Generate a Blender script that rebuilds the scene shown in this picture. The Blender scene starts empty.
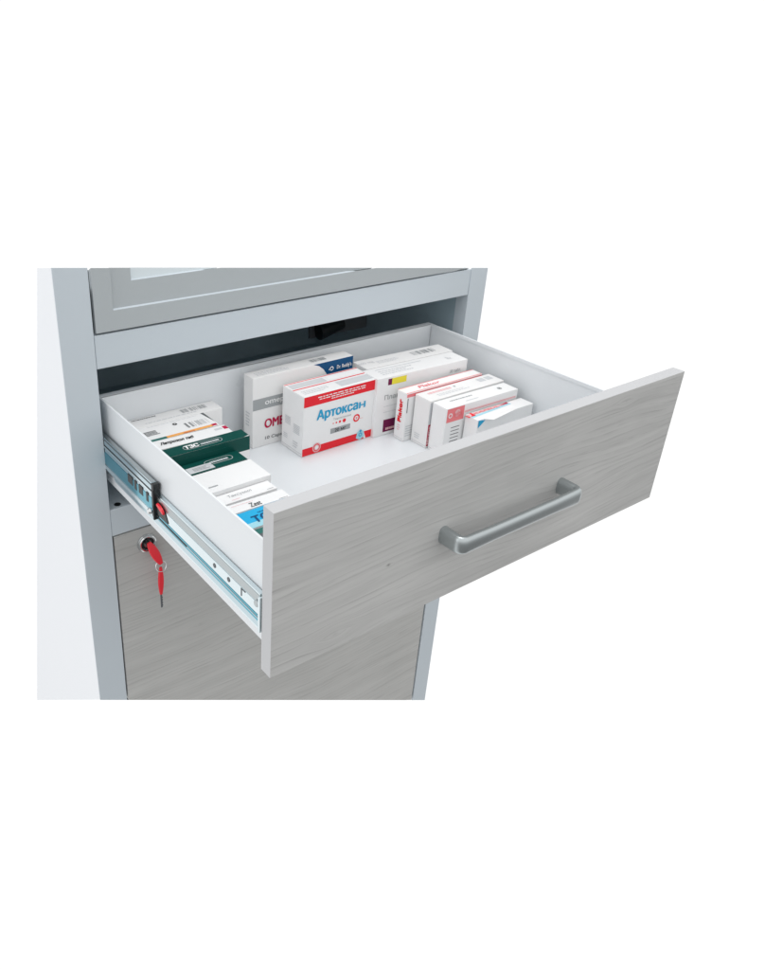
import bpy, bmesh, math, random
from mathutils import Vector, Matrix
random.seed(7)
SC = bpy.context.scene
COL = SC.collection
R = math.radians

# ------------------------------------------------------------------ materials
def new_mat(name):
    m = bpy.data.materials.new(name); m.use_nodes = True
    nt = m.node_tree
    return m, nt, nt.nodes['Principled BSDF']

def N(nt, t, **kw):
    n = nt.nodes.new(t)
    for k, v in kw.items(): setattr(n, k, v)
    return n

def plain(name, col, rough=.5, metal=0, spec=.5, bump=0, bscale=400, var=0, coat=0):
    m, nt, p = new_mat(name)
    p.inputs['Base Color'].default_value = (*col, 1)
    p.inputs['Roughness'].default_value = rough
    p.inputs['Metallic'].default_value = metal
    p.inputs['Specular IOR Level'].default_value = spec
    if coat: p.inputs['Coat Weight'].default_value = coat; p.inputs['Coat Roughness'].default_value = .08
    tc0 = N(nt, 'ShaderNodeTexCoord'); tc = N(nt, 'ShaderNodeMapping'); tc.inputs['Location'].default_value = (3.71, 1.37, 5.23)
    nt.links.new(tc0.outputs['Object'], tc.inputs['Vector'])
    if var:
        no = N(nt, 'ShaderNodeTexNoise'); no.inputs['Scale'].default_value = 14; no.inputs['Detail'].default_value = 5
        nt.links.new(tc.outputs['Vector'], no.inputs['Vector'])
        mx = N(nt, 'ShaderNodeMix', data_type='RGBA')
        mx.inputs[6].default_value = (*[c * (1 - var) for c in col], 1)
        mx.inputs[7].default_value = (*[min(1, c * (1 + var)) for c in col], 1)
        nt.links.new(no.outputs['Fac'], mx.inputs[0]); nt.links.new(mx.outputs[2], p.inputs['Base Color'])
        mr = N(nt, 'ShaderNodeMapRange'); mr.inputs[3].default_value = max(.02, rough - .06); mr.inputs[4].default_value = rough + .06
        nt.links.new(no.outputs['Fac'], mr.inputs[0]); nt.links.new(mr.outputs[0], p.inputs['Roughness'])
    if bump:
        nb = N(nt, 'ShaderNodeTexNoise'); nb.inputs['Scale'].default_value = bscale; nb.inputs['Detail'].default_value = 3
        nt.links.new(tc.outputs['Vector'], nb.inputs['Vector'])
        b = N(nt, 'ShaderNodeBump'); b.inputs['Strength'].default_value = bump; b.inputs['Distance'].default_value = .0006
        nt.links.new(nb.outputs['Fac'], b.inputs['Height']); nt.links.new(b.outputs['Normal'], p.inputs['Normal'])
    return m

def wood(name, dark, light, knots, off):
    """pale ash laminate: grain runs along X, wanders, opens round a few knots (x, z, radius in metres)"""
    m, nt, p = new_mat(name)
    L = nt.links.new
    tc = N(nt, 'ShaderNodeTexCoord')
    sep = N(nt, 'ShaderNodeSeparateXYZ'); L(tc.outputs['Object'], sep.inputs[0])
    def math_(op, a, b=None, c=None):
        n = N(nt, 'ShaderNodeMath', operation=op)
        for i, v in enumerate((a, b, c)):
            if v is None: continue
            if isinstance(v, (int, float)): n.inputs[i].default_value = v
            else: L(v, n.inputs[i])
        return n.outputs[0]
    X, Z = sep.outputs[0], sep.outputs[2]
    # slow wander of the grain
    def noise(sx, sz, scale, detail, seed, rough=.5):
        cb = N(nt, 'ShaderNodeCombineXYZ')
        L(math_('MULTIPLY_ADD', X, sx, seed + off), cb.inputs[0]); L(math_('MULTIPLY', Zw[0], sz), cb.inputs[2])
        n = N(nt, 'ShaderNodeTexNoise'); n.inputs['Scale'].default_value = scale; n.inputs['Detail'].default_value = detail
        n.inputs['Roughness'].default_value = rough
        L(cb.outputs[0], n.inputs['Vector']); return n.outputs['Fac']
    Zw = [Z]
    wander = noise(2.2, 7, 1, 2, 3.1)
    z2 = math_('MULTIPLY_ADD', math_('SUBTRACT', wander, .5), .052, Z)
    for kx, kz, kr in knots:
        dx = math_('MULTIPLY', math_('SUBTRACT', X, kx), .55); dz = math_('SUBTRACT', Z, kz)
        d2 = math_('ADD', math_('MULTIPLY', dx, dx), math_('MULTIPLY', dz, dz))
        g = math_('EXPONENT', math_('MULTIPLY', d2, -1 / (kr * kr)))
        z2 = math_('ADD', z2, math_('MULTIPLY', g, math_('MULTIPLY', math_('SIGN', dz), -kr * .75)))
    Zw[0] = z2
    broad = noise(1.6, 42, 1, 4, 0, .6)
    mid = noise(5, 170, 1, 4, 11, .6)
    fine = noise(22, 900, 1, 2, 5)
    pores = noise(14, 420, 1, 2, 23)
    s = math_('ADD', math_('MULTIPLY', broad, .5), math_('ADD', math_('MULTIPLY', mid, .34), math_('MULTIPLY', fine, .16)))
    mr = N(nt, 'ShaderNodeMapRange'); mr.inputs[1].default_value = .36; mr.inputs[2].default_value = .62
    L(s, mr.inputs[0])
    mx = N(nt, 'ShaderNodeMix', data_type='RGBA')
    mx.inputs[6].default_value = (*dark, 1); mx.inputs[7].default_value = (*light, 1)
    tone = noise(3.2, 5.5, 1, 3, 71, .55)
    tn = N(nt, 'ShaderNodeMapRange'); tn.inputs[1].default_value = .34; tn.inputs[2].default_value = .66; tn.inputs[3].default_value = -.28; tn.inputs[4].default_value = .28
    L(tone, tn.inputs[0])
    L(math_('ADD', mr.outputs[0], tn.outputs[0]), mx.inputs[0])
    pm = N(nt, 'ShaderNodeMapRange'); pm.inputs[1].default_value = .64; pm.inputs[2].default_value = .72; pm.inputs[4].default_value = .22
    L(pores, pm.inputs[0])
    fac = pm.outputs[0]
    for kx, kz, kr in knots:
        dx = math_('MULTIPLY', math_('SUBTRACT', X, kx), .7); dz = math_('SUBTRACT', Z, kz)
        d2 = math_('ADD', math_('MULTIPLY', dx, dx), math_('MULTIPLY', dz, dz))
        g = math_('EXPONENT', math_('MULTIPLY', d2, -1 / (kr * kr * (.03 if kr > .006 else .18))))
        fac = math_('MAXIMUM', fac, math_('MULTIPLY', g, .12 if kr > .006 else .7))
    ph = math_('ADD', math_('MULTIPLY', Zw[0], 120), math_('MULTIPLY', noise(1.1, 16, 1, 3, 41), 5))
    ring = math_('POWER', math_('FRACT', ph), 5)
    tick = noise(9, 120, 1, 3, 57, .65)
    tm = N(nt, 'ShaderNodeMapRange'); tm.inputs[1].default_value = .42; tm.inputs[2].default_value = .66; L(tick, tm.inputs[0])
    fac = math_('ADD', fac, math_('MULTIPLY', math_('MULTIPLY', ring, tm.outputs[0]), .44))
    m2 = N(nt, 'ShaderNodeMix', data_type='RGBA'); m2.inputs[7].default_value = (*[c * .35 for c in dark], 1)
    L(fac, m2.inputs[0]); L(mx.outputs[2], m2.inputs[6]); L(m2.outputs[2], p.inputs['Base Color'])
    p.inputs['Roughness'].default_value = .5
    p.inputs['Specular IOR Level'].default_value = .35
    b = N(nt, 'ShaderNodeBump'); b.inputs['Strength'].default_value = .12; b.inputs['Distance'].default_value = .0005
    L(s, b.inputs['Height']); L(b.outputs['Normal'], p.inputs['Normal'])
    return m

MT = {}
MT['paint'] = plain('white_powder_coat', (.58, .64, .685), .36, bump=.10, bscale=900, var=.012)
MT['paint_side_lit'] = plain('side_coat_lit', (.80, .825, .86), .4, bump=.08, bscale=900, var=.01)  # same coat made paler: the strong side light is in the colour
MT['tray'] = plain('drawer_enamel', (.745, .775, .80), .3, bump=.06, bscale=800, var=.012)
MT['door_grey'] = plain('door_grey_coat', (.44, .475, .49), .45, bump=.08, bscale=900, var=.012)
MT['dark'] = plain('shaded_interior', (.36, .46, .51), .45, var=.2)  # cabinet coat darkened to stand in for the bay's shade
MT['gap'] = plain('gap_shade', (.03, .036, .04), .7)  # near-black that paints the shade in gaps and grooves
MT['steel'] = plain('brushed_steel', (.47, .51, .52), .32, metal=1, bump=.15, bscale=700, var=.04)
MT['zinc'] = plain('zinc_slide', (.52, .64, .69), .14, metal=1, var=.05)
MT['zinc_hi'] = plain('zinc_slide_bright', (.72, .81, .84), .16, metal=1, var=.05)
MT['zinc_blue'] = plain('zinc_teal_reflection', (.12, .40, .50), .12, metal=1, var=.08)  # teal reflection painted onto the slide metal
MT['chrome'] = plain('chrome', (.72, .74, .75), .12, metal=1)
MT['black'] = plain('black_plastic', (.012, .014, .015), .35)
MT['redp'] = plain('red_plastic', (.84, .022, .040), .3, var=.05)
MT['wood'] = wood('pale_ash_front', (.455, .457, .449), (.575, .576, .566), [(.2078, -.1264, .004), (.1357, -.1925, .016), (.62, -.02, .01)], 0)
MT['wood2'] = wood('pale_ash_door', (.465, .466, .453), (.545, .546, .532), [(.19, -.50, .014)], 31)
MT['edge'] = plain('edge_banding', (.50, .507, .52), .45, bump=.1, bscale=500, var=.03)
MT['card'] = plain('white_card', (.86, .863, .866), .36, bump=.25, bscale=60, var=.012)
MT['card2'] = plain('white_card_warm', (.845, .843, .84), .38, bump=.25, bscale=60, var=.012)
MT['seam'] = plain('card_seam', (.52, .53, .54), .6)
MT['white'] = plain('print_white', (.86, .86, .86), .4, spec=.18)
MT['red'] = plain('print_red', (.80, .022, .035), .38, spec=.18, var=.03)
MT['crimson'] = plain('print_crimson', (.50, .015, .07), .4, spec=.18)
MT['pink'] = plain('print_pink', (.86, .22, .24), .4, spec=.18)
MT['palepink'] = plain('print_pale_pink', (.82, .50, .52), .4, spec=.18)
MT['blue'] = plain('print_blue', (.03, .36, .62), .4, spec=.18)
MT['sky'] = plain('print_sky_blue', (.02, .42, .74), .35, spec=.18, var=.05)
MT['cyan'] = plain('print_cyan', (.36, .68, .78), .38, spec=.18)
MT['navy'] = plain('print_navy', (.006, .075, .20), .38, spec=.18)
MT['grey'] = plain('print_grey', (.36, .38, .39), .42, spec=.18)
MT['lgrey'] = plain('print_light_grey', (.60, .62, .64), .42, spec=.18)
MT['dgrey'] = plain('print_dark_grey', (.12, .13, .14), .42, spec=.18)
MT['ink'] = plain('print_black', (.02, .022, .025), .4, spec=.18)
MT['green'] = plain('print_dark_green', (.004, .068, .056), .3, spec=.18, var=.1)
MT['green2'] = plain('print_mid_green', (.03, .16, .14), .35, spec=.18)
MT['orange'] = plain('print_orange', (.85, .40, .11), .4, spec=.18)
MT['yellow'] = plain('print_yellow', (.84, .74, .06), .4, spec=.18)
MT['purple'] = plain('print_purple', (.17, .012, .07), .4, spec=.18)

m, nt, p = new_mat('clear_glass')
p.inputs['Base Color'].default_value = (.72, .79, .82, 1); p.inputs['Roughness'].default_value = .12
p.inputs['Specular IOR Level'].default_value = .6
MT['glass'] = m

# ------------------------------------------------------------------ builders
class MB:
    def __init__(s): s.bm = bmesh.new(); s.mats = []
    def mi(s, m):
        if m not in s.mats: s.mats.append(m)
        return s.mats.index(m)
    def face(s, pts, m):
        f = s.bm.faces.new([s.bm.verts.new(p) for p in pts]); f.material_index = s.mi(m); return f
    def hexa(s, a, b, m):            # a, b: two matching rings of points, joined and capped
        va = [s.bm.verts.new(p) for p in a]; vb = [s.bm.verts.new(p) for p in b]
        n = len(a); i = s.mi(m); fs = []
        fs.append(s.bm.faces.new(list(reversed(va)))); fs.append(s.bm.faces.new(vb))
        for k in range(n): fs.append(s.bm.faces.new((va[k], va[(k + 1) % n], vb[(k + 1) % n], vb[k])))
        for f in fs: f.material_index = i
        return fs
    def box(s, x0, x1, y0, y1, z0, z1, m, bev=0):
        fs = s.hexa([(x0, y0, z0), (x1, y0, z0), (x1, y1, z0), (x0, y1, z0)], [(x0, y0, z1), (x1, y0, z1), (x1, y1, z1), (x0, y1, z1)], m)
        if bev:
            es = list({e for f in fs for e in f.edges})
            r = bmesh.ops.bevel(s.bm, geom=es, offset=bev, segments=2, affect='EDGES', profile=.6, material=-1)
        return fs
    def cyl(s, c, axis, r0, r1, h, m, n=32):
        axis = Vector(axis).normalized(); u = axis.orthogonal().normalized(); v = axis.cross(u); c = Vector(c)
        A = [c + (u * math.cos(t) + v * math.sin(t)) * r0 for t in [2 * math.pi * k / n for k in range(n)]]
        B = [c + axis * h + (u * math.cos(t) + v * math.sin(t)) * r1 for t in [2 * math.pi * k / n for k in range(n)]]
        return s.hexa(A, B, m)
    def sweep(s, path, ring, m, closed=False):    # ring(i, frame) -> points
        rows = [[s.bm.verts.new(p) for p in ring(i)] for i in range(len(path))]
        k = s.mi(m); n = len(rows[0]); L = len(rows)
        for i in range(L if closed else L - 1):
            a, b = rows[i], rows[(i + 1) % L]
            for j in range(n):
                s.bm.faces.new((a[j], a[(j + 1) % n], b[(j + 1) % n], b[j])).material_index = k
        if not closed:
            s.bm.faces.new(list(reversed(rows[0]))).material_index = k; s.bm.faces.new(rows[-1]).material_index = k
    def build(s, name, parent=None, off=(0, 0, 0), smooth=None):
        bmesh.ops.recalc_face_normals(s.bm, faces=[f for f in s.bm.faces if not f.tag])
        if any(off): bmesh.ops.translate(s.bm, verts=s.bm.verts, vec=-Vector(off))
        me = bpy.data.meshes.new(name); s.bm.to_mesh(me); s.bm.free()
        for m in s.mats: me.materials.append(MT[m])
        if smooth is not None:
            me.shade_smooth()
            me.set_sharp_from_angle(angle=R(smooth))
        o = bpy.data.objects.new(name, me); COL.objects.link(o)
        if parent: o.parent = parent
        return o

def empty(name, loc, label, cat, group=None, rz=0):
    o = bpy.data.objects.new(name, None); COL.objects.link(o)
    o.location = loc; o.rotation_euler.z = rz; o.empty_display_size = .05
    return tag(o, label, cat, group)
def tag(o, label, cat, group=None):
    o['label'] = label; o['category'] = cat
    if group: o['group'] = group
    return o

def clip_poly(poly, a, b, keep_below):
    """clip an (x, z) polygon by the line z = a + b x"""
    def d(p): return (a + b * p[0] - p[1]) * (1 if keep_below else -1)
    out = []
    for i in range(len(poly)):
        p, q = poly[i], poly[(i + 1) % len(poly)]
        dp, dq = d(p), d(q)
        if dp >= 0: out.append(p)
        if dp * dq < 0:
            t = dp / (dp - dq); out.append((p[0] + (q[0] - p[0]) * t, p[1] + (q[1] - p[1]) * t))
    return out
TOPC = TOP = (.1431, -.1239); BOTC = BOT = (-.5719, -.5573)          # the cabinet section ends on these two slanting cuts
def plate(mb, x0, x1, z0, z1, y0, y1, m, low=0, deep=0):
    TOP = (TOPC[0] - low, TOPC[1]); BOT = (BOTC[0] - deep, BOTC[1])
    pl = [(x0, z0), (x1, z0), (x1, z1), (x0, z1)]
    pl = clip_poly(pl, *TOP, True); pl = clip_poly(pl, *BOT, False)
    if len(pl) < 3: return
    A = [(x, y0, z) for x, z in pl]
    B = []
    for x, z in pl:
        cut = abs(z - (TOP[0] + TOP[1] * x)) < 1e-5
        B.append((x, y1, z - (y1 - y0) * .6 if cut else z))
    mb.hexa(A, B, m)

# ------------------------------------------------------------------ cabinet
CB = (.4, .2, -1.02)
cab = empty('cabinet', CB, 'pale grey painted metal medical cabinet with a wooden lower door and an open drawer', 'cabinet')
W, P1, P2 = .8, .0456, .043
# left side sheet (ends behind where the picture ends)
mb = MB()
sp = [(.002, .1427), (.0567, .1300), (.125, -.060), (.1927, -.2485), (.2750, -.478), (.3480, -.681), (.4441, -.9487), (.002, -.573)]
mb.hexa([(0, y, z) for y, z in sp], [(.0014, y, z) for y, z in sp], 'paint_side_lit')
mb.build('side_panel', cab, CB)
# corner posts: front plate with a folded return
for x0, x1, xr in ((0, P1, P1), (W - P2, W, W - P2)):
    mb = MB()
    plate(mb, x0, x1, -1.1, .2, 0, .0018, 'paint')
    xa, xb = (xr - .0018, xr) if x0 == 0 else (xr, xr + .0018)
    zt = TOP[0] + TOP[1] * xa - .03
    mb.box(xa, xb, .0018, .0295, BOT[0] + BOT[1] * xb + (.002 if x0 == 0 else -.0015), zt, 'paint')
    mb.build('corner_post', cab, CB)
# rails
mb = MB(); mb.box(P1 + .0008, W - P2 - .0006, .0006, .016, 0, .047, 'paint', .0012)
mb.build('cross_rail', cab, CB)
mb = MB()
mb.box(P1 + .0006, W - P2 - .0006, .0006, .120, -.2674, -.2214, 'paint', .0012)
mb.cyl((.0625, .0105, -.22125), (0, 0, 1), .0052, .0052, .0003, 'black', 24)  # black disc stands in for the dark of a hole
mb.build('cross_rail', cab, CB)
# inside of the drawer bay, its shade put into a darker coat
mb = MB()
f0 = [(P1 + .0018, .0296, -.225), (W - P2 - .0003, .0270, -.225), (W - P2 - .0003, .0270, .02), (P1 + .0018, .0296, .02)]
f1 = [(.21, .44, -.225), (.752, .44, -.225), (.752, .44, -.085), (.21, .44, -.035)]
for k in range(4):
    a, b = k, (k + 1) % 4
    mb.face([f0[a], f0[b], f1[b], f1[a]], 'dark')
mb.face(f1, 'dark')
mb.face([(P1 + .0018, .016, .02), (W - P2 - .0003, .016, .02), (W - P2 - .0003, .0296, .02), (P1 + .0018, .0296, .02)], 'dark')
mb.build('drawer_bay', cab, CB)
mb = MB(); mb.cyl((.612, .250, -.119), (1, 0, .15), .017, .012, .060, 'black', 18); mb.box(.60, .75, .262, .268, -.135, -.102, 'dgrey', .001)  # dark cylinder and plate added deep in the bay, no known part
mb.build('bay_dark_form', cab, CB)
# dark sheets added as the shade in the door gaps
mb = MB()
plate(mb, P1 + .0003, W - P2 - .0003, .0472, .2, .0135, .0145, 'gap', .006)
plate(mb, P1 + .0003, W - P2 - .0003, -1.1, -.2676, .019, .020, 'gap', 0, .016)
mb.build('door_gap_shade', cab, CB)
# upper glazed door
mb = MB(); dx0, dx1, dz0 = .0494, .7545, .0502
plate(mb, dx0, .0752, dz0, .2, -.0006, .008, 'door_grey')
plate(mb, .0752, .728, dz0, .0776, -.0006, .008, 'door_grey')
plate(mb, .728, dx1, dz0, .2, -.0006, .008, 'door_grey')
ud = mb.build('upper_door', cab, CB)
mb = MB()
plate(mb, .0752, .1047, .0776, .2, .0032, .009, 'door_grey', .0005)
plate(mb, .1047, .70, .0776, .1127, .0032, .009, 'door_grey', .0005)
def ledge(xa, xb, xc, z, y0, y1, h):       # sloping lower lip of a recess, its highlight painted with the paler coat
    mb.hexa([(xa, y0, z - .0005), (xb, y0, z - .0005), (xb, y1 + .001, z - .0005), (xa, y1 + .001, z - .0005)],
            [(xa, y0 + .0002, z + .0004), (xb, y0 + .0002, z + .0004), (xc, y1 - .0001, z + h), (xa + .001, y1 - .0001, z + h)], 'paint')
ledge(.0755, .485, .47, .0776, -.0004, .0032, .0014)
ledge(.1050, .215, .20, .1127, .0034, .0062, .0012)
mb.build('inner_frame', ud)
ud.children[0].data.transform(Matrix.Translation(-Vector(CB)))
mb = MB(); plate(mb, .1047, .70, .1127, .2, .0062, .0085, 'glass', .0010)
mb.build('glass_pane', ud, CB)
# lower wooden door with its lock
mb = MB()
plate(mb, .0485, .7522, -1.1, -.2696, .0004, .0185, 'wood2')
ld = mb.build('lower_door', cab)
ld.location = (-CB[0], -CB[1], -CB[2])       # mesh keeps world coordinates so the grain stays put
mb = MB(); LK = Vector((.1003, 0, -.2975))
mb.cyl(LK + Vector((0, .0002, 0)), (0, -1, 0), .0160, .0158, .002, 'chrome', 40)
n = 40
prof = [(.0150, .0018), (.0146, .0044), (.0130, .0055), (.0112, .0052), (.0100, .0022)]
path = [2 * math.pi * k / n for k in range(n)]
mb.sweep(path, lambda i: [LK + Vector((math.cos(path[i]) * r, -h, math.sin(path[i]) * r)) for r, h in prof], 'chrome', True)
mb.cyl(LK + Vector((0, -.0015, 0)), (0, -1, 0), .0101, .0098, .0008, 'black', 32); mb.cyl(LK + Vector((0, -.0016, 0)), (0, -1, 0), .0066, .0062, .0028, 'steel', 32)
mb.box(LK.x - .0058, LK.x - .0035, -.0042, -.0035, LK.z - .006, LK.z + .006, 'black')
mb.build('lock', ld, smooth=35)
# cabinet half of the slide (fixed and middle members), its black end stop
def channel(mb, x_out, x_in, z0, z1, y0, y1, m, lip=.004, t=.0014):
    mb.box(x_out, x_out + t, y0, y1, z0 + .002, z1 - .002, m)
    for zz, s in ((z0, 1), (z1, -1)):
        a, b = sorted((zz, zz + s * .002)); mb.box(x_out, x_in, y0, y1, a, b, m)
SX = .0462
mb = MB()
channel(mb, SX, .0524, -.1525, -.1005, -.1515, .10, 'zinc')
mb.box(SX - .0004, SX - .00005, -.150, .09, -.1165, -.1140, 'zinc_hi')  # bright and teal strips paint the web's reflections
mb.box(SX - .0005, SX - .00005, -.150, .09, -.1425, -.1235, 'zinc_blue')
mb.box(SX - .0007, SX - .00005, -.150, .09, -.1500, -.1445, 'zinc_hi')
mb.box(SX - .0005, SX - .00004, -.150, .09, -.1134, -.1122, 'gap'); mb.box(SX - .0005, SX - .00004, -.150, .09, -.1045, -.1030, 'dgrey'); mb.box(SX + .0002, .0523, -.150, .09, -.10045, -.1003, 'steel')  # dark strips paint the shade in the channel's grooves
for y, l in ((-.078, .015), (-.099, .006), (-.112, .012), (-.134, .006)):
    mb.box(SX - .0008, SX - .0004, y - l, y, -.1345 if l < .01 else -.1335, -.1210, 'black', 0)  # black patches stand in for the dark of the slots
sl = mb.build('slide_channel', cab, CB)
mb = MB()
mb.box(SX - .0014, .0545, -.1585, -.1517, -.1085, -.1000, 'black', .0008)
mb.box(SX - .0014, .0545, -.1565, -.1517, -.1320, -.1085, 'black', .0008)
mb.box(SX - .0010, .0515, -.1548, -.1517, -.1540, -.1320, 'black', .0008)
mb.cyl((SX - .001, -.1440, -.1455), (-1, 0, 0), .0046, .0030, .0035, 'chrome', 20)
mb.build('end_stop', sl, CB, smooth=35)

# ------------------------------------------------------------------ drawer
DB = (.4, -.19, -.1822)
drw = empty('drawer', DB, 'wide white metal drawer pulled far out, with a pale wooden front, full of medicine cartons', 'drawer')
D = -.4191; XA, XB, ZA, ZB = .0487, .7540, -.2131, -.0044
mb = MB()
mb.box(XA, XB, D, D + .0183, ZA, ZB, 'edge', .0007)
mb.bm.normal_update()
wi = mb.mi('wood')
for f in mb.bm.faces:
    if abs(f.normal.y) > .9: f.material_index = wi
fp = mb.build('front_panel', drw)
fp.location = -Vector(DB)
XS, XS2, ZT, ZF, YB = .0564, .7043, -.0536, -.178, .0300
ye = D + .0184
for a, b, s in ((XS, XS + .0012, 1), (XS2 - .0012, XS2, -1)):
    mb = MB()
    mb.box(a, b, ye, YB + .010, -.1822, ZT - .0004, 'tray', 0)
    h0, h1 = (a - .0002, b + .0012) if s > 0 else (a - .0012, b + .0002)
    mb.box(h0, h1, ye, YB + .010, ZT - .006, ZT, 'tray', .0005)          # hemmed top edge
    if s > 0: mb.box(a - .0012, a - .00005, ye, YB - .002, -.1822, -.1700, 'tray', 0)
    mb.build('side_panel', drw, DB)
mb = MB()
mb.box(XS + .0026, XS2 - .0026, YB, YB + .0012, ZF + .0002, ZT - .0006, 'tray')
mb.box(XS + .0026, XS2 - .0026, YB, YB + .0098, ZT - .0022, ZT - .0002, 'tray', .0005)
mb.build('back_panel', drw, DB)
mb = MB(); mb.box(XS + .0013, XS2 - .0013, ye, YB + .0012, -.1812, ZF, 'tray'); mb.build('bottom_panel', drw, DB)
# runner fixed to the side
mb = MB(); x1 = XS - .0013
channel(mb, .0500, x1, -.1640, -.1160, -.3955, -.02, 'zinc_hi')
mb.box(.0496, .04995, -.3945, -.02, -.1290, -.1185, 'steel')  # grey strip paints the shaded step, strips below paint reflections
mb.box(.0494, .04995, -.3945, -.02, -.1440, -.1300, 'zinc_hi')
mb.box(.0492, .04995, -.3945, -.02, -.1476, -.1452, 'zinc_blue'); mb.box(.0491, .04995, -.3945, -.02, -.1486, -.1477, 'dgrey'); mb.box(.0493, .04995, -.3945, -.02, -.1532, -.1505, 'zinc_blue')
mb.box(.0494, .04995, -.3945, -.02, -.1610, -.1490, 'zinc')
for y in (-.3020, -.3330): mb.cyl((.0494, y, -.1365), (-1, 0, 0), .0030, .0030, .0004, 'dgrey', 16)
mb.box(.0490, .0494, -.3605, -.3590, -.1410, -.1315, 'dgrey'); mb.box(.0490, .0494, -.3680, -.3590, -.1320, -.1308, 'dgrey')
rn = mb.build('slide_runner', drw, DB)
mb = MB(); mb.box(.0470, .0552, -.3995, -.3957, -.1640, -.1180, 'zinc_hi', .0008)
mb.cyl((.0482, -.3915, -.1300), (-1, 0, 0), .0042, .0036, .0012, 'steel', 20)
mb.build('end_bracket', rn, DB, smooth=35)
mb = MB()
mb.box(.0486, .0491, -.235, -.1590, -.1500, -.1482, 'black'); mb.hexa([(.0486, -.159, -.1445), (.0486, -.188, -.1430), (.0486, -.180, -.1300), (.0486, -.159, -.1230)], [(.0491, -.159, -.1445), (.0491, -.188, -.1430), (.0491, -.180, -.1300), (.0491, -.159, -.1230)], 'black')
mb.build('latch_housing', rn, DB)
mb = MB()
pth = [(-.163, -.1265, .0020), (-.167, -.1272, .0030), (-.172, -.1285, .0036), (-.177, -.1302, .0032), (-.180, -.1315, .0016)]
mb.sweep(pth, lambda i: [(.0470 + dx, pth[i][0], pth[i][1] + dz * pth[i][2]) for dx, dz in ((-.0012, -.8), (-.0016, 0), (-.0012, .8), (.0012, 1), (.0014, 0), (.0012, -1))], 'redp')
mb.build('release_lever', rn, DB, smooth=50)
# bow handle: rounded bar, 23 mm tall, bent back to the board at both ends
mb = MB()
hx0, hx1, hz, out, rc = .2915, .5070, -.1150, .0300, .0075
path = [(hx0, D + .0002), (hx0, D - .004), (hx0, D - out + rc)]
for k in range(1, 9):
    t = R(90 * k / 8); path.append((hx0 + rc - rc * math.cos(t), D - out + rc - rc * math.sin(t)))
path += [(hx0 + .05, D - out), (.399, D - out), (hx1 - .05, D - out)]
for k in range(0, 9):
    t = R(90 * k / 8); path.append((hx1 - rc + rc * math.sin(t), D - out + rc - rc * math.cos(t)))
path += [(hx1, D - .004), (hx1, D + .0002)]
prof = []
for k in range(28):
    t = 2 * math.pi * k / 28; c, s_ = math.cos(t), math.sin(t)
    prof.append((math.copysign(abs(c) ** .75, c) * .0060, math.copysign(abs(s_) ** .75, s_) * .0116))
def hring(i):
    a = Vector(path[max(0, i - 1)]); b = Vector(path[min(len(path) - 1, i + 1)]); t = (b - a).normalized(); nrm = Vector((-t.y, t.x))
    e = min(1, max(0, (D - path[i][1]) / out)) ** 2; m_ = min(abs(path[i][0] - hx0), abs(path[i][0] - hx1)); kz = 1.0 - .14 * e * min(1, m_ / .03); ku = 1.15 - .15 * e
    return [(path[i][0] + nrm.x * u * ku, path[i][1] + nrm.y * u * ku, hz + v * kz) for u, v in prof]
mb.sweep(path, hring, 'steel')
mb.build('handle', drw, DB, smooth=40)

# ------------------------------------------------------------------ keys
def key_bow(mb, a, b, w, t, m):
    a, b = Vector(a), Vector(b); d = (b - a); L = d.length; d.normalize()
    side = d.cross(Vector((0, -1, 0))).normalized(); nn = side.cross(d).normalized()
    ts = [0, .06, .16, .3, .45, .6, .75, .88, .96, 1]
    rows = []
    def ring(i):
        q = ts[i]; ww = w * (.32 + .68 * math.sin(math.pi * min(1, max(0, q * .92 + .04))) ** .8); c = a + d * (L * q)
        th = t * (.6 + .4 * math.sin(math.pi * q))
        return [c + side * (ww / 2 * u) + nn * (th / 2 * v) for u, v in ((-1, -.35), (-.8, -.9), (0, -1.05), (.8, -.9), (1, -.35), (1, .35), (.8, .9), (0, 1.05), (-.8, .9), (-1, .35))]
    mb.sweep(ts, ring, m)
KB = (.100, -.006, -.2975)
k1 = empty('key', KB, 'red plastic key pushed into the lock of the lower door', 'key', 'red keys at the lock')
mb = MB(); key_bow(mb, (.0985, -.0120, -.2905), (.1135, -.0200, -.3305), .0145, .0056, 'redp'); mb.build('key_bow', k1, KB, smooth=40)
mb = MB(); mb.box(.0962, .1036, -.0130, -.0030, -.2985, -.2962, 'steel', .0004); mb.cyl((.0998, -.0055, -.2945), (0, -1, -.25), .0042, .0038, .0060, 'black', 20)
mb.build('key_blade', k1, KB)
K2 = (.111, -.0205, -.416)
k2 = empty('key', K2, 'red plastic key dangling from the ring with its metal blade pointing down', 'key', 'red keys at the lock')
mb = MB(); key_bow(mb, (.1120, -.0205, -.3365), (.1110, -.0190, -.3890), .0094, .0054, 'redp'); mb.build('key_bow', k2, K2, smooth=40)
mb = MB(); mb.box(.1096, .1122, -.0199, -.0179, -.4155, -.3885, 'dgrey', .0003)
for k in range(4): mb.box(.1121, .1131, -.0194, -.0184, -.4130 + k * .0052, -.4105 + k * .0052, 'dgrey')
mb.build('key_blade', k2, K2)
mb = MB(); rc_ = Vector((.1128, -.0205, -.3345)); n = 40
ang = [2 * math.pi * k / n for k in range(n)]
def rring(i):
    e = Vector((math.cos(ang[i]), .35 * math.sin(ang[i] * 1), math.sin(ang[i]))).normalized()
    up = Vector((0, -1, 0)); c = rc_ + e * .0088
    return [c + e * (.00055 * math.cos(q)) + up * (.00055 * math.sin(q)) for q in [k * math.pi / 3 for k in range(6)]]
mb.sweep(ang, rring, 'chrome', True)
ro = mb.build('key_ring', None, rc_, smooth=60); ro.location = rc_
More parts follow.
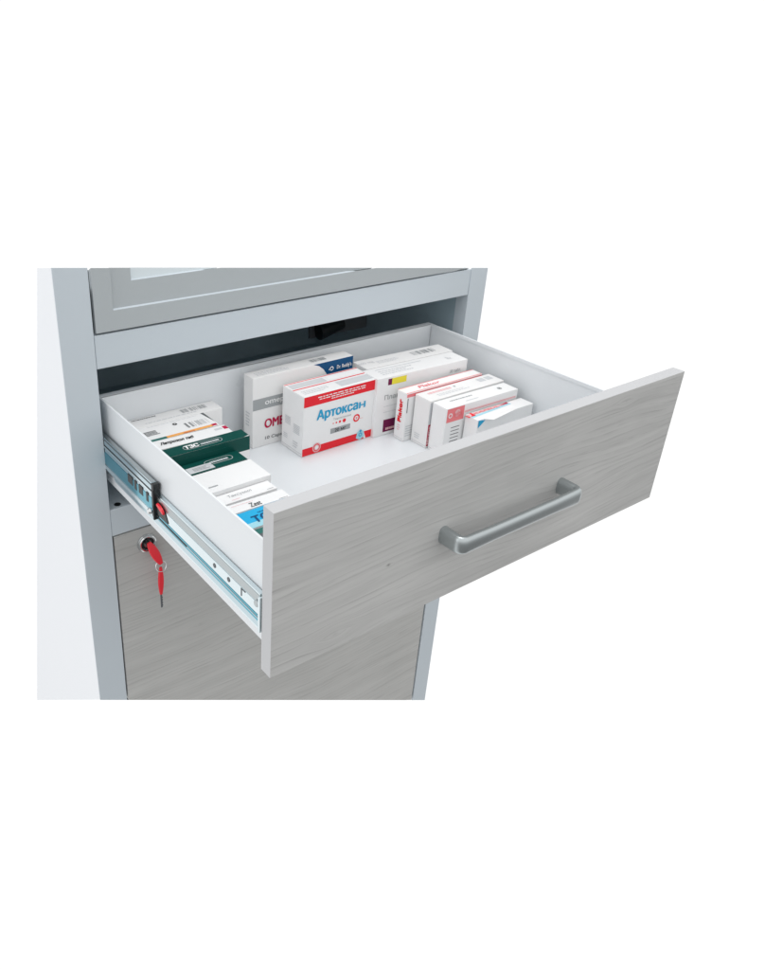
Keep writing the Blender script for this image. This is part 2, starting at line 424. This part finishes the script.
tag(ro, 'thin steel ring joining the two red keys', 'key ring')

# ------------------------------------------------------------------ medicine cartons
def text_mesh(body, bold=0, shear=0, spacing=1):
    c = bpy.data.curves.new('lettering', 'FONT'); c.body = body; c.offset = bold; c.shear = shear; c.space_character = spacing
    c.resolution_u = 3
    o = bpy.data.objects.new('lettering', c); COL.objects.link(o)
    dg = bpy.context.evaluated_depsgraph_get(); dg.update()
    me = bpy.data.meshes.new_from_object(o.evaluated_get(dg))
    bpy.data.objects.remove(o); bpy.data.curves.remove(c)
    return me

class Carton:
    """a carton in its own frame: base centre at the origin; print is laid on faces F (front), T (top), L (left end)"""
    def __init__(s, name, w, d, h, mat='card', bev=.0007):
        s.w, s.d, s.h = w, d, h; s.name = name; s.mb = MB(); s.kids = []
        s.mb.box(-w / 2, w / 2, -d / 2, d / 2, 0, h, mat, bev)
        bmesh.ops.recalc_face_normals(s.mb.bm, faces=s.mb.bm.faces)
    def size(s, f): return {'F': (s.w, s.h), 'T': (s.w, s.d), 'L': (s.d, s.h)}[f]
    def P(s, f, u, v, k=1):
        e = .00018 * k; W_, H_ = s.size(f); a, b = u * W_, v * H_
        if f == 'F': return Vector((-s.w / 2 + a, -s.d / 2 - e, b))
        if f == 'T': return Vector((-s.w / 2 + a, -s.d / 2 + b, s.h + e))
        return Vector((-s.w / 2 - e, s.d / 2 - a, b))
    def poly(s, f, pts, m, k=1):
        fc = s.mb.face([s.P(f, u, v, k) for u, v in pts], m); fc.tag = True
    def rect(s, f, u0, v0, u1, v1, m, k=1): s.poly(f, [(u0, v0), (u1, v0), (u1, v1), (u0, v1)], m, k)
    def disc(s, f, u, v, r, m, k=1, r_in=0, n=20):
        W_, H_ = s.size(f)
        o = [(u + r / W_ * math.cos(2 * math.pi * i / n), v + r / H_ * math.sin(2 * math.pi * i / n)) for i in range(n)]
        if not r_in: s.poly(f, o, m, k); return
        q = [(u + r_in / W_ * math.cos(2 * math.pi * i / n), v + r_in / H_ * math.sin(2 * math.pi * i / n)) for i in range(n)]
        for i in range(n): s.poly(f, [o[i], o[(i + 1) % n], q[(i + 1) % n], q[i]], m, k)
    def text(s, f, body, u0, v0, u1, v1, m, bold=0, shear=0, k=2, rot=0):
        """fit the lettering into the given rectangle of the face (rot=90 turns it upwards)"""
        if bold and not getattr(s, '_again', 0):
            s._again = 1; W_, H_ = s.size(f); dd = bold * (v1 - v0) * H_ * 2.2
            for q, (a_, b_) in enumerate(((1, .5), (-1, -.5), (-1, .5))): s.text(f, body, u0 + a_ * dd / W_, v0 + b_ * dd / H_, u1 + a_ * dd / W_, v1 + b_ * dd / H_, m, bold, shear, k + .25 * (q + 1), rot)
            s._again = 0
        me = text_mesh(body, 0, shear); xs = [v.co.x for v in me.vertices]; ys = [v.co.y for v in me.vertices]
        if not xs: return
        ax, bx, ay, by = min(xs), max(xs), min(ys), max(ys); mi = s.mb.mi(m)
        for q, pl in enumerate(me.polygons):          # each facet a hair above the last: the font's strokes overlap
            vs = []
            for vi in pl.vertices:
                co = me.vertices[vi].co; a, b = (co.x - ax) / (bx - ax), (co.y - ay) / max(1e-6, by - ay)
                if rot == 90: a, b = 1 - b, a
                vs.append(s.mb.bm.verts.new(s.P(f, u0 + (u1 - u0) * a, v0 + (v1 - v0) * b, k + q * .0008)))
            fc = s.mb.bm.faces.new(vs); fc.material_index = mi; fc.tag = True
        bpy.data.meshes.remove(me)
    def lines(s, f, u0, v0, u1, v1, rows, m, k=1, fill=.45, ragged=.25):
        """tiny print too small to read: rows of word-length dashes"""
        dv = (v1 - v0) / rows
        for r in range(rows):
            u = u0; end = u1 - random.random() * ragged * (u1 - u0)
            while u < end:
                l = random.uniform(.03, .11) * (u1 - u0); e = min(end, u + l)
                s.rect(f, u, v0 + r * dv, e, v0 + (r + fill) * dv, m, k); u = e + .018 * (u1 - u0)
    def barcode(s, f, u0, v0, u1, v1, m='dgrey', n=26):
        u = u0; st = (u1 - u0) / n
        for i in range(n):
            if random.random() < .72: s.rect(f, u, v0, u + st * random.choice((.4, .6, .85)), v1, m)
            u += st
    def flap(s, inset=.05, m='card', seam=True):
        """tucked end flap on the left end: a thin panel of its own with a seam line"""
        b = MB(); x = -s.w / 2; y0, y1 = -s.d / 2 + .0012, s.d / 2 - .0012
        b.box(x - .00035, x - .00002, y0, y1, .0015, s.h - .0012, m)
        if seam: b.box(x - .00045, x - .00036, y0, y1, s.h * .045, s.h * .045 + .0006, 'seam')
        s.kids.append(('end_flap', b))
    def done(s, x0, yf, zb, label, group, rz=0):
        """place by the left front bottom corner"""
        o = s.mb.build(s.name)
        c = Matrix.Rotation(rz, 3, 'Z') @ Vector((s.w / 2, s.d / 2, 0))
        o.location = (x0 + c.x, yf + c.y, zb); o.rotation_euler.z = rz
        for n_, b in s.kids: b.build(n_, o)
        return tag(o, label, 'medicine box', group)

G1 = 'medicine cartons standing at the back and right of the drawer'
G2 = 'medicine cartons filed along the left side of the drawer'
Z0 = ZF + .0003

# tall carton with grey band
c = Carton('medicine_box', .196, .0265, .1195, 'card2')
c.rect('F', .0, .545, 1, .70, 'grey')
c.text('F', 'omeprazol', .115, .575, .46, .675, 'white', .012)
c.text('F', 'OMEPRAZOL', .115, .255, .64, .385, 'crimson', .022)
c.text('F', '10 Capsules', .12, .075, .37, .135, 'dgrey', .005)
nv = [(.585, 1.0), (1, 1.0), (1, .80), (.735, .80)]
c.poly('F', [(.585, .999), (.64, .965), (.69, .90), (.735, .80), (1, .80), (1, .999)], 'navy')
c.text('F', 'Dr. Reddy\u2019s', .83, .845, .985, .915, 'white', .01)
c.disc('F', .775, .885, .0038, 'white', 2, .0022); c.poly('F', [(.74, .87), (.755, .90), (.765, .87)], 'white', 2)
c.barcode('T', .60, .35, .76, .75, 'grey'); c.lines('T', .06, .25, .40, .75, 3, 'lgrey')
c.flap(m='card2')
c.lines('L', .25, .30, .75, .52, 5, 'lgrey', 3)
c.done(.2845, -.0155, Z0, 'tall white carton with a grey band, crimson lettering and a navy blue top corner', G1)

# white and red carton with blue Cyrillic name
c = Carton('medicine_box', .1455, .0565, .102)
c.rect('F', 0, .825, 1, .992, 'red')
for v, a, b in ((.935, .18, .86), (.90, .20, .84), (.866, .36, .68)): c.lines('F', a, v, b, v + .03, 1, 'white', 2, .5, .05)
c.text('F', '\u0410\u0440\u0442\u043e\u043a\u0441\u0430', .18, .525, .735, .725, 'blue', .02); c.text('F', 'H', .757, .571, .840, .672, 'blue', .035)
c.text('F', '\u0422\u0435\u043d\u043e\u043a\u0441\u0438\u043a\u0430\u043c', .40, .487, .645, .522, 'grey', 0)
for u, r in ((.405, .0011), (.447, .0016), (.496, .0022), (.556, .0033)): c.disc('F', u, .435, r, 'red')
c.disc('F', .73, .415, .0068, 'red', 1, .0040); c.disc('F', .73, .415, .0018, 'pink'); c.lines('F', .78, .385, .83, .40, 1, 'pink')
c.rect('F', .37, .265, .645, .352, 'grey'); c.text('F', '20 \u043c\u0433', .43, .282, .585, .335, 'ink', .01)
c.rect('F', 0, .008, 1, .135, 'red')
c.disc('F', .19, .105, .0082, 'palepink', 2); c.disc('F', .19, .105, .0064, 'red', 3, .0050); c.disc('F', .19, .105, .0034, 'white', 3)
c.poly('F', [(.855, .008), (.885, .008), (.845, .15), (.82, .15)], 'white', 2)
c.poly('F', [(.74, .05), (.80, .01), (.86, .05), (.845, .15), (.80, .19), (.755, .15)], 'cyan', 3); c.disc('F', .80, .10, .0036, 'blue', 4, .002); c.disc('F', .80, .165, .0022, 'blue', 4)
c.rect('T', 0, .93, 1, .965, 'red'); c.rect('T', 0, .50, 1, .545, 'red'); c.rect('T', .02, .60, .48, .88, 'lgrey'); c.rect('T', .52, .60, .98, .88, 'white')
c.rect('T', .52, .10, .98, .42, 'lgrey'); c.lines('T', .05, .15, .40, .40, 3, 'lgrey')
c.flap()
c.lines('L', .16, .42, .42, .56, 6, 'lgrey', 3, .6, .05); c.lines('L', .56, .34, .86, .50, 6, 'lgrey', 3, .6, .05)
c.lines('L', .10, .17, .30, .26, 3, 'lgrey', 3); c.lines('L', .56, .10, .80, .22, 3, 'lgrey', 3)
c.done(.3338, -.0812, Z0, 'white carton with red top and bottom bands, blue Cyrillic lettering and red dots', G1)

# carton behind, barcode on top
c = Carton('medicine_box', .188, .038, .1035, 'card2')
c.barcode('T', .60, .35, .86, .75, 'grey', 34); c.lines('T', .18, .30, .44, .62, 3, 'lgrey'); c.text('T', '600 mg', .0, .45, .16, .7, 'lgrey')
c.done(.4875, -.0440, Z0, 'white carton in the far right corner, with a grey barcode on its top', G1, R(-3.0))
# long carton with yellow patch
c = Carton('medicine_box', .194, .0415, .1035, 'card')
c.rect('F', .115, .86, .155, .965, 'purple'); c.rect('F', .155, .86, .31, .965, 'yellow')
c.text('F', '\u041f\u043b\u0430\u0432\u0438\u043a\u0441', .09, .62, .36, .70, 'grey', .006)
c.lines('F', .09, .50, .40, .52, 1, 'lgrey'); c.lines('F', .09, .40, .34, .42, 1, 'lgrey')
c.rect('F', .10, .055, .30, .27, 'purple'); c.lines('F', .13, .085, .28, .13, 1, 'palepink', 2, .9)
c.text('F', '30 \u0442\u0430\u0431\u043b.', .80, .82, .93, .88, 'grey', 0)
c.lines('T', .10, .25, .46, .70, 3, 'lgrey'); c.rect('T', .10, .75, .60, .80, 'lgrey'); c.text('T', 'Rx', .84, .35, .89, .6, 'lgrey')
c.done(.4735, -.0870, Z0, 'long white carton with a yellow patch and a dark purple block on its front', G1, R(-3.0))
# slim carton with red lines
c = Carton('medicine_box', .170, .0225, .0845, 'card')
c.rect('T', 0, .93, 1, .995, 'pink'); c.rect('T', 0, .02, 1, .10, 'pink')
c.text('T', 'Plakor', .20, .34, .48, .72, 'pink', .02, .2)
c.flap()
c.text('L', 'Plakor', .30, .38, .62, .84, 'red', .012, 0, 4, 90); c.lines('L', .30, .20, .62, .34, 3, 'palepink', 4)
c.rect('F', .0, .92, 1, .985, 'pink'); c.rect('F', .012, .60, .022, .90, 'dgrey'); c.lines('F', .02, .10, .12, .35, 5, 'lgrey')
c.done(.5060, -.1235, Z0, 'slim white carton with red lines along both top edges and red lettering', G1, R(-.6))
# carton with pink print on top
c = Carton('medicine_box', .168, .0345, .0825, 'card2')
c.lines('T', .10, .62, .42, .82, 1, 'palepink', 1, .8); c.lines('T', .16, .25, .60, .5, 2, 'lgrey')
c.disc('T', .455, .72, .0022, 'grey', 2); c.rect('T', .76, .45, .85, .80, 'lgrey'); c.rect('T', .87, .45, .95, .80, 'lgrey')
c.flap(m='card2'); c.lines('L', .2, .12, .6, .25, 3, 'lgrey', 3)
c.rect('F', .004, .04, .05, .5, 'crimson'); c.text('F', 'Magne', .008, .08, .044, .46, 'palepink', .01, 0, 2, 90)
c.rect('F', 0, .5, .055, .96, 'lgrey')
c.done(.5212, -.1608, Z0, 'white carton with faint pink print on top, squeezed between the red-lined and pink-square cartons', G1, R(-.4))
# carton with pink square
c = Carton('medicine_box', .160, .0310, .0808, 'card')
c.lines('T', .16, .60, .50, .74, 1, 'grey', 1, .7); c.lines('T', .30, .22, .48, .4, 1, 'lgrey'); c.disc('T', .84, .55, .0042, 'grey', 1, .0020); c.disc('T', .84, .55, .0014, 'ink')
c.rect('F', .01, .70, .24, .985, 'pink'); c.disc('F', .055, .84, .0042, 'white', 2, .0026); c.disc('F', .15, .86, .0062, 'palepink', 2); c.text('F', 'vita', .11, .79, .22, .90, 'pink', .02, .2, 3)
c.rect('F', .25, .82, .98, .86, 'palepink')
for i in range(6): c.rect('F', .085, .56 - i * .075, .20, .575 - i * .075, 'dgrey')
c.flap()
c.done(.5242, -.1935, Z0, 'white carton with a pink square on its front and a round black mark on top', G1, R(-1.0))
# opened carton at the front
c = Carton('medicine_box', .128, .0265, .0640, 'card')
c.poly('T', [(0, .90), (.72, .985), (.72, .80), (0, .66)], 'palepink'); c.poly('T', [(.0, .60), (.74, .80), (.74, .66), (0, .40)], 'cyan', 1)
c.poly('T', [(.56, .82), (.72, .985), (.72, .80)], 'crimson', 2); c.text('T', 'KAPSUL', .10, .72, .54, .90, 'pink', .03, .2, 2)
c.poly('F', [(.02, .36), (.20, .36), (.08, .62)], 'dgrey'); c.text('F', 'Kapsul', .42, .46, .70, .58, 'lgrey', 0, .2); c.lines('F', .3, .62, .50, .68, 1, 'palepink'); c.lines('F', .15, .25, .5, .32, 1, 'lgrey')
f = MB(); w2, d2, h2 = .064, .01325, .0642                                # raised white flap along the top front edge
f.hexa([(-w2 + .012, -d2 - .0005, h2), (-w2 + .085, -d2 + .004, h2 + .0008), (-w2 + .080, -d2 - .006, h2 + .0035), (-w2 + .020, -d2 - .013, h2 + .0015)],
       [(-w2 + .012, -d2 - .0005, h2 + .0004), (-w2 + .085, -d2 + .004, h2 + .0012), (-w2 + .080, -d2 - .006, h2 + .0039), (-w2 + .020, -d2 - .013, h2 + .0019)], 'white')
c.kids.append(('lid_flap', f))
f = MB()
f.hexa([(-w2 + .001, -d2 - .0010, h2 - .0005), (-w2 + .001, -d2 - .0012, h2 - .013), (-w2 + .013, -d2 - .0030, h2 - .001)],
       [(-w2 + .001, -d2 - .0006, h2 - .0005), (-w2 + .001, -d2 - .0008, h2 - .013), (-w2 + .013, -d2 - .0026, h2 - .001)], 'blue')
c.kids.append(('side_flap', f))
f = MB(); f.hexa([(-w2 - .001, d2 * .95, h2 - .003), (-w2 + .010, d2 * .95, h2 + .0002), (-w2 + .010, d2 * .1, h2 + .0008), (-w2 - .003, d2 * .2, h2 - .001)],
       [(-w2 - .001, d2 * .95, h2 - .0026), (-w2 + .010, d2 * .95, h2 + .0006), (-w2 + .010, d2 * .1, h2 + .0012), (-w2 - .003, d2 * .2, h2 - .0006)], 'red')
c.kids.append(('tuck_flap', f))
c.done(.5635, -.2235, Z0, 'opened white carton nearest the drawer front, with lifted flaps and a red and cyan strip', G1, R(-.8))

# --- left row: (x right end, y back, y front, height)
def row(xr, yb, yf, h, mat='card', bev=.0007): 
    c = Carton('medicine_box', xr - .0605, yb - yf, h, mat, bev); c._p = (.0605, yf); return c
def put(c, label, rz=0): return c.done(c._p[0], c._p[1], Z0, label, G2, rz)
c = row(.2375, .0288, -.0022, .078, 'card2')
c.barcode('T', .66, .42, .90, .82, 'grey', 30); c.lines('T', .22, .80, .44, .90, 1, 'dgrey', 1, .8, .0); c.lines('T', .3, .25, .8, .38, 1, 'lgrey')
put(c, 'white carton with a barcode on top, rearmost in the left row against the back wall')
c = row(.2035, -.0030, -.0515, .078)
c.rect('T', .0, 0, .42, .13, 'green2'); c.rect('T', .42, 0, .93, .13, 'orange'); c.rect('T', .93, .02, .985, .15, 'crimson')
c.barcode('T', .70, .28, .80, .62, 'dgrey', 10); c.barcode('T', .82, .28, .95, .62, 'grey', 14); c.disc('T', .62, .72, .0036, 'ink', 1, .0012)
c.lines('T', .26, .38, .42, .68, 4, 'dgrey', 1, .7); c.lines('T', .34, .90, .92, .94, 1, 'lgrey'); c.poly('T', [(.965, .99), (1, .99), (1, .25)], 'dgrey')  # dark triangle paints the shade at the right end
c.lines('T', .60, .02, .74, .10, 1, 'crimson', 2)
put(c, 'white carton with an orange and green stripe along its top front edge')
c = row(.2065, -.0530, -.0795, .080)
c.text('T', '\u041b\u0435\u0442\u0440\u043e\u0437\u043e\u043b \u0442\u0430\u0431', .27, .30, .62, .66, 'ink', .018, .35); c.rect('T', .955, .50, 1, .86, 'crimson'); c.rect('T', .86, .55, .94, .78, 'lgrey')
put(c, 'narrow white carton with bold black slanted lettering on top, beside the taller dark green one', R(-2.2))
# dark green pair
c = row(.2195, -.0840, -.1075, .080, 'card')
c.rect('T', .0, .0, 1, 1, 'green', 1); c.rect('F', 0, .73, 1, 1, 'green', 1)
c.text('T', '\u0422\u0417\u0421', .40, .36, .53, .74, 'white', .04, .1, 3)
def capsule(c, u0, u1, v0, v1, m, k=2):
    W_, H_ = c.size('T'); r = (v1 - v0) * H_ / 2; a, b = u0 + r / W_, u1 - r / W_; vm = (v0 + v1) / 2; t = .0007; pts = []
    out = [(a + r / W_ * math.cos(q), vm + r / H_ * math.sin(q)) for q in [R(90 + i * 18) for i in range(11)]] + [(b + r / W_ * math.cos(q), vm + r / H_ * math.sin(q)) for q in [R(-90 + i * 18) for i in range(11)]]
    r2 = r - t
    inn = [(a + r2 / W_ * math.cos(q), vm + r2 / H_ * math.sin(q)) for q in [R(90 + i * 18) for i in range(11)]] + [(b + r2 / W_ * math.cos(q), vm + r2 / H_ * math.sin(q)) for q in [R(-90 + i * 18) for i in range(11)]]
    n = len(out)
    for i in range(n): c.poly('T', [out[i], out[(i + 1) % n], inn[(i + 1) % n], inn[i]], m, k)
capsule(c, .38, .76, .28, .80, 'lgrey'); c.lines('T', .55, .44, .73, .66, 1, 'lgrey', 2, .8, .02)
c.lines('F', .25, .90, .92, .905, 1, 'green2', 2); c.poly('T', [(.94, .02), (.995, .0), (.995, .10)], 'white', 2)
put(c, 'taller dark green carton with a white capsule outline on top', R(-.4))
c = row(.1965, -.1095, -.1395, .063, 'card')
c.rect('T', 0, 0, 1, 1, 'green', 1); c.rect('F', 0, .9, 1, 1, 'green', 1)
c.rect('T', .36, .10, .64, .62, 'lgrey', 2); c.lines('T', .42, .22, .60, .52, 3, 'grey', 3, .6)
capsule(c, .58, .90, .40, .82, 'lgrey'); c.lines('T', .64, .52, .85, .70, 1, 'lgrey', 2, .8, .02)
put(c, 'lower dark green carton with a grey sticker on its top')
c = row(.2000, -.1405, -.1925, .063, 'card')
c.lines('T', .37, .22, .47, .30, 1, 'grey', 1, .7, .02)
put(c, 'widest plain white carton of the left row, in front of the green pair')
c = row(.1935, -.1935, -.2165, .0565)
c.text('T', '\u0422\u0430\u043a\u0441\u0443\u043c\u0438\u043b', .50, .40, .76, .72, 'grey', .0, .1); c.lines('T', .50, .15, .62, .25, 1, 'palepink'); c.lines('T', .90, .12, .98, .24, 1, 'grey')
put(c, 'small white carton with thin grey lettering, in front of the widest white one')
c = row(.1975, -.2180, -.2385, .0555)
c.text('T', 'Zest', .58, .10, .70, .56, 'dgrey', .012, .15); c.lines('T', .42, .70, .66, .80, 1, 'palepink'); c.lines('T', .88, .04, 1, .18, 1, 'grey')
put(c, 'white carton with short dark lettering, just behind the bright blue one', R(-1.2))
c = row(.1900, -.2410, -.2775, .054)
c.rect('T', 0, .30, 1, 1, 'sky'); c.rect('T', 0, 0, 1, .30, 'cyan')
c.text('T', '\u0422\u041e\u041f\u0410', .52, .22, .90, .62, 'navy', .02, .1, 3); c.lines('T', .62, .72, .92, .84, 1, 'navy', 2)
put(c, 'bright blue carton with large dark lettering')
c = row(.1850, -.2790, -.3150, .052, 'card')
c.rect('T', 0, 0, 1, .72, 'dgrey'); c.rect('T', 0, .72, 1, 1, 'green2')
put(c, 'dark grey-green carton in the front left corner, mostly hidden by the drawer front')

# ------------------------------------------------------------------ light
wd = bpy.data.worlds.new('World'); SC.world = wd; wd.use_nodes = True
nt = wd.node_tree; bg = nt.nodes['Background']
tc = N(nt, 'ShaderNodeTexCoord'); sp = N(nt, 'ShaderNodeSeparateXYZ'); nt.links.new(tc.outputs['Generated'], sp.inputs[0])
mr = N(nt, 'ShaderNodeMapRange'); mr.interpolation_type = 'SMOOTHSTEP'
mr.inputs[1].default_value = -.40; mr.inputs[2].default_value = .02
nt.links.new(sp.outputs[1], mr.inputs[0])
fz = N(nt, 'ShaderNodeMapRange'); fz.interpolation_type = 'SMOOTHSTEP'      # added front light, dimmer below to darken the lower fronts
fz.inputs[1].default_value = -.55; fz.inputs[2].default_value = .45; fz.inputs[3].default_value = .26; fz.inputs[4].default_value = 1.12
nt.links.new(sp.outputs[2], fz.inputs[0])
mx = N(nt, 'ShaderNodeMix'); mx.inputs[3].default_value = 1.06
nt.links.new(mr.outputs[0], mx.inputs[0]); nt.links.new(fz.outputs[0], mx.inputs[2]); nt.links.new(mx.outputs[0], bg.inputs['Strength'])
bg.inputs['Color'].default_value = (1, 1, 1, 1)

def lamp(name, loc, tgt, size, power, col=(1, 1, 1)):
    l = bpy.data.lights.new(name, 'AREA'); l.shape = 'RECTANGLE'; l.size, l.size_y = size; l.energy = power; l.color = col
    o = bpy.data.objects.new(name, l); COL.objects.link(o); o.location = loc
    o.rotation_euler = (Vector(tgt) - Vector(loc)).to_track_quat('-Z', 'Y').to_euler(); return o
lamp('softbox_above', (.35, -.15, 1.5), (.4, -.2, 0), (.75, .65), 7)
lamp('softbox_left', (-1.7, -.1, .7), (.1, 0, -.2), (1.0, 1.2), 4)

# ------------------------------------------------------------------ camera
cam = bpy.data.cameras.new('camera'); co = bpy.data.objects.new('camera', cam); COL.objects.link(co); SC.camera = co
fw = Vector((.5157, .7243, -.4577)); rt = Vector((.8218, -.5693, .0251)); up = Vector((.2424, .3890, .8888))
fw.normalize(); rt = (rt - fw * rt.dot(fw)).normalized(); up = rt.cross(fw)
Mx = Matrix((rt, up, -fw)).transposed().to_4x4(); Mx.translation = Vector((-.3068, -.9323, .3889)); co.matrix_world = Mx
cam.sensor_fit = 'HORIZONTAL'; cam.sensor_width = 36; cam.lens = 773.19 / 765 * 36
cam.shift_x = (382.5 - 284.155) / 765; cam.shift_y = -(485 - 446.674) / 765
cam.clip_start = .02; cam.clip_end = 100
# a vertical frame: keep the horizontal fit explicit
SC.view_settings.view_transform = 'Standard'; SC.view_settings.look = 'None'; SC.view_settings.gamma = 1; SC.view_settings.exposure = 0
SC.render.resolution_x, SC.render.resolution_y = 808, 1024
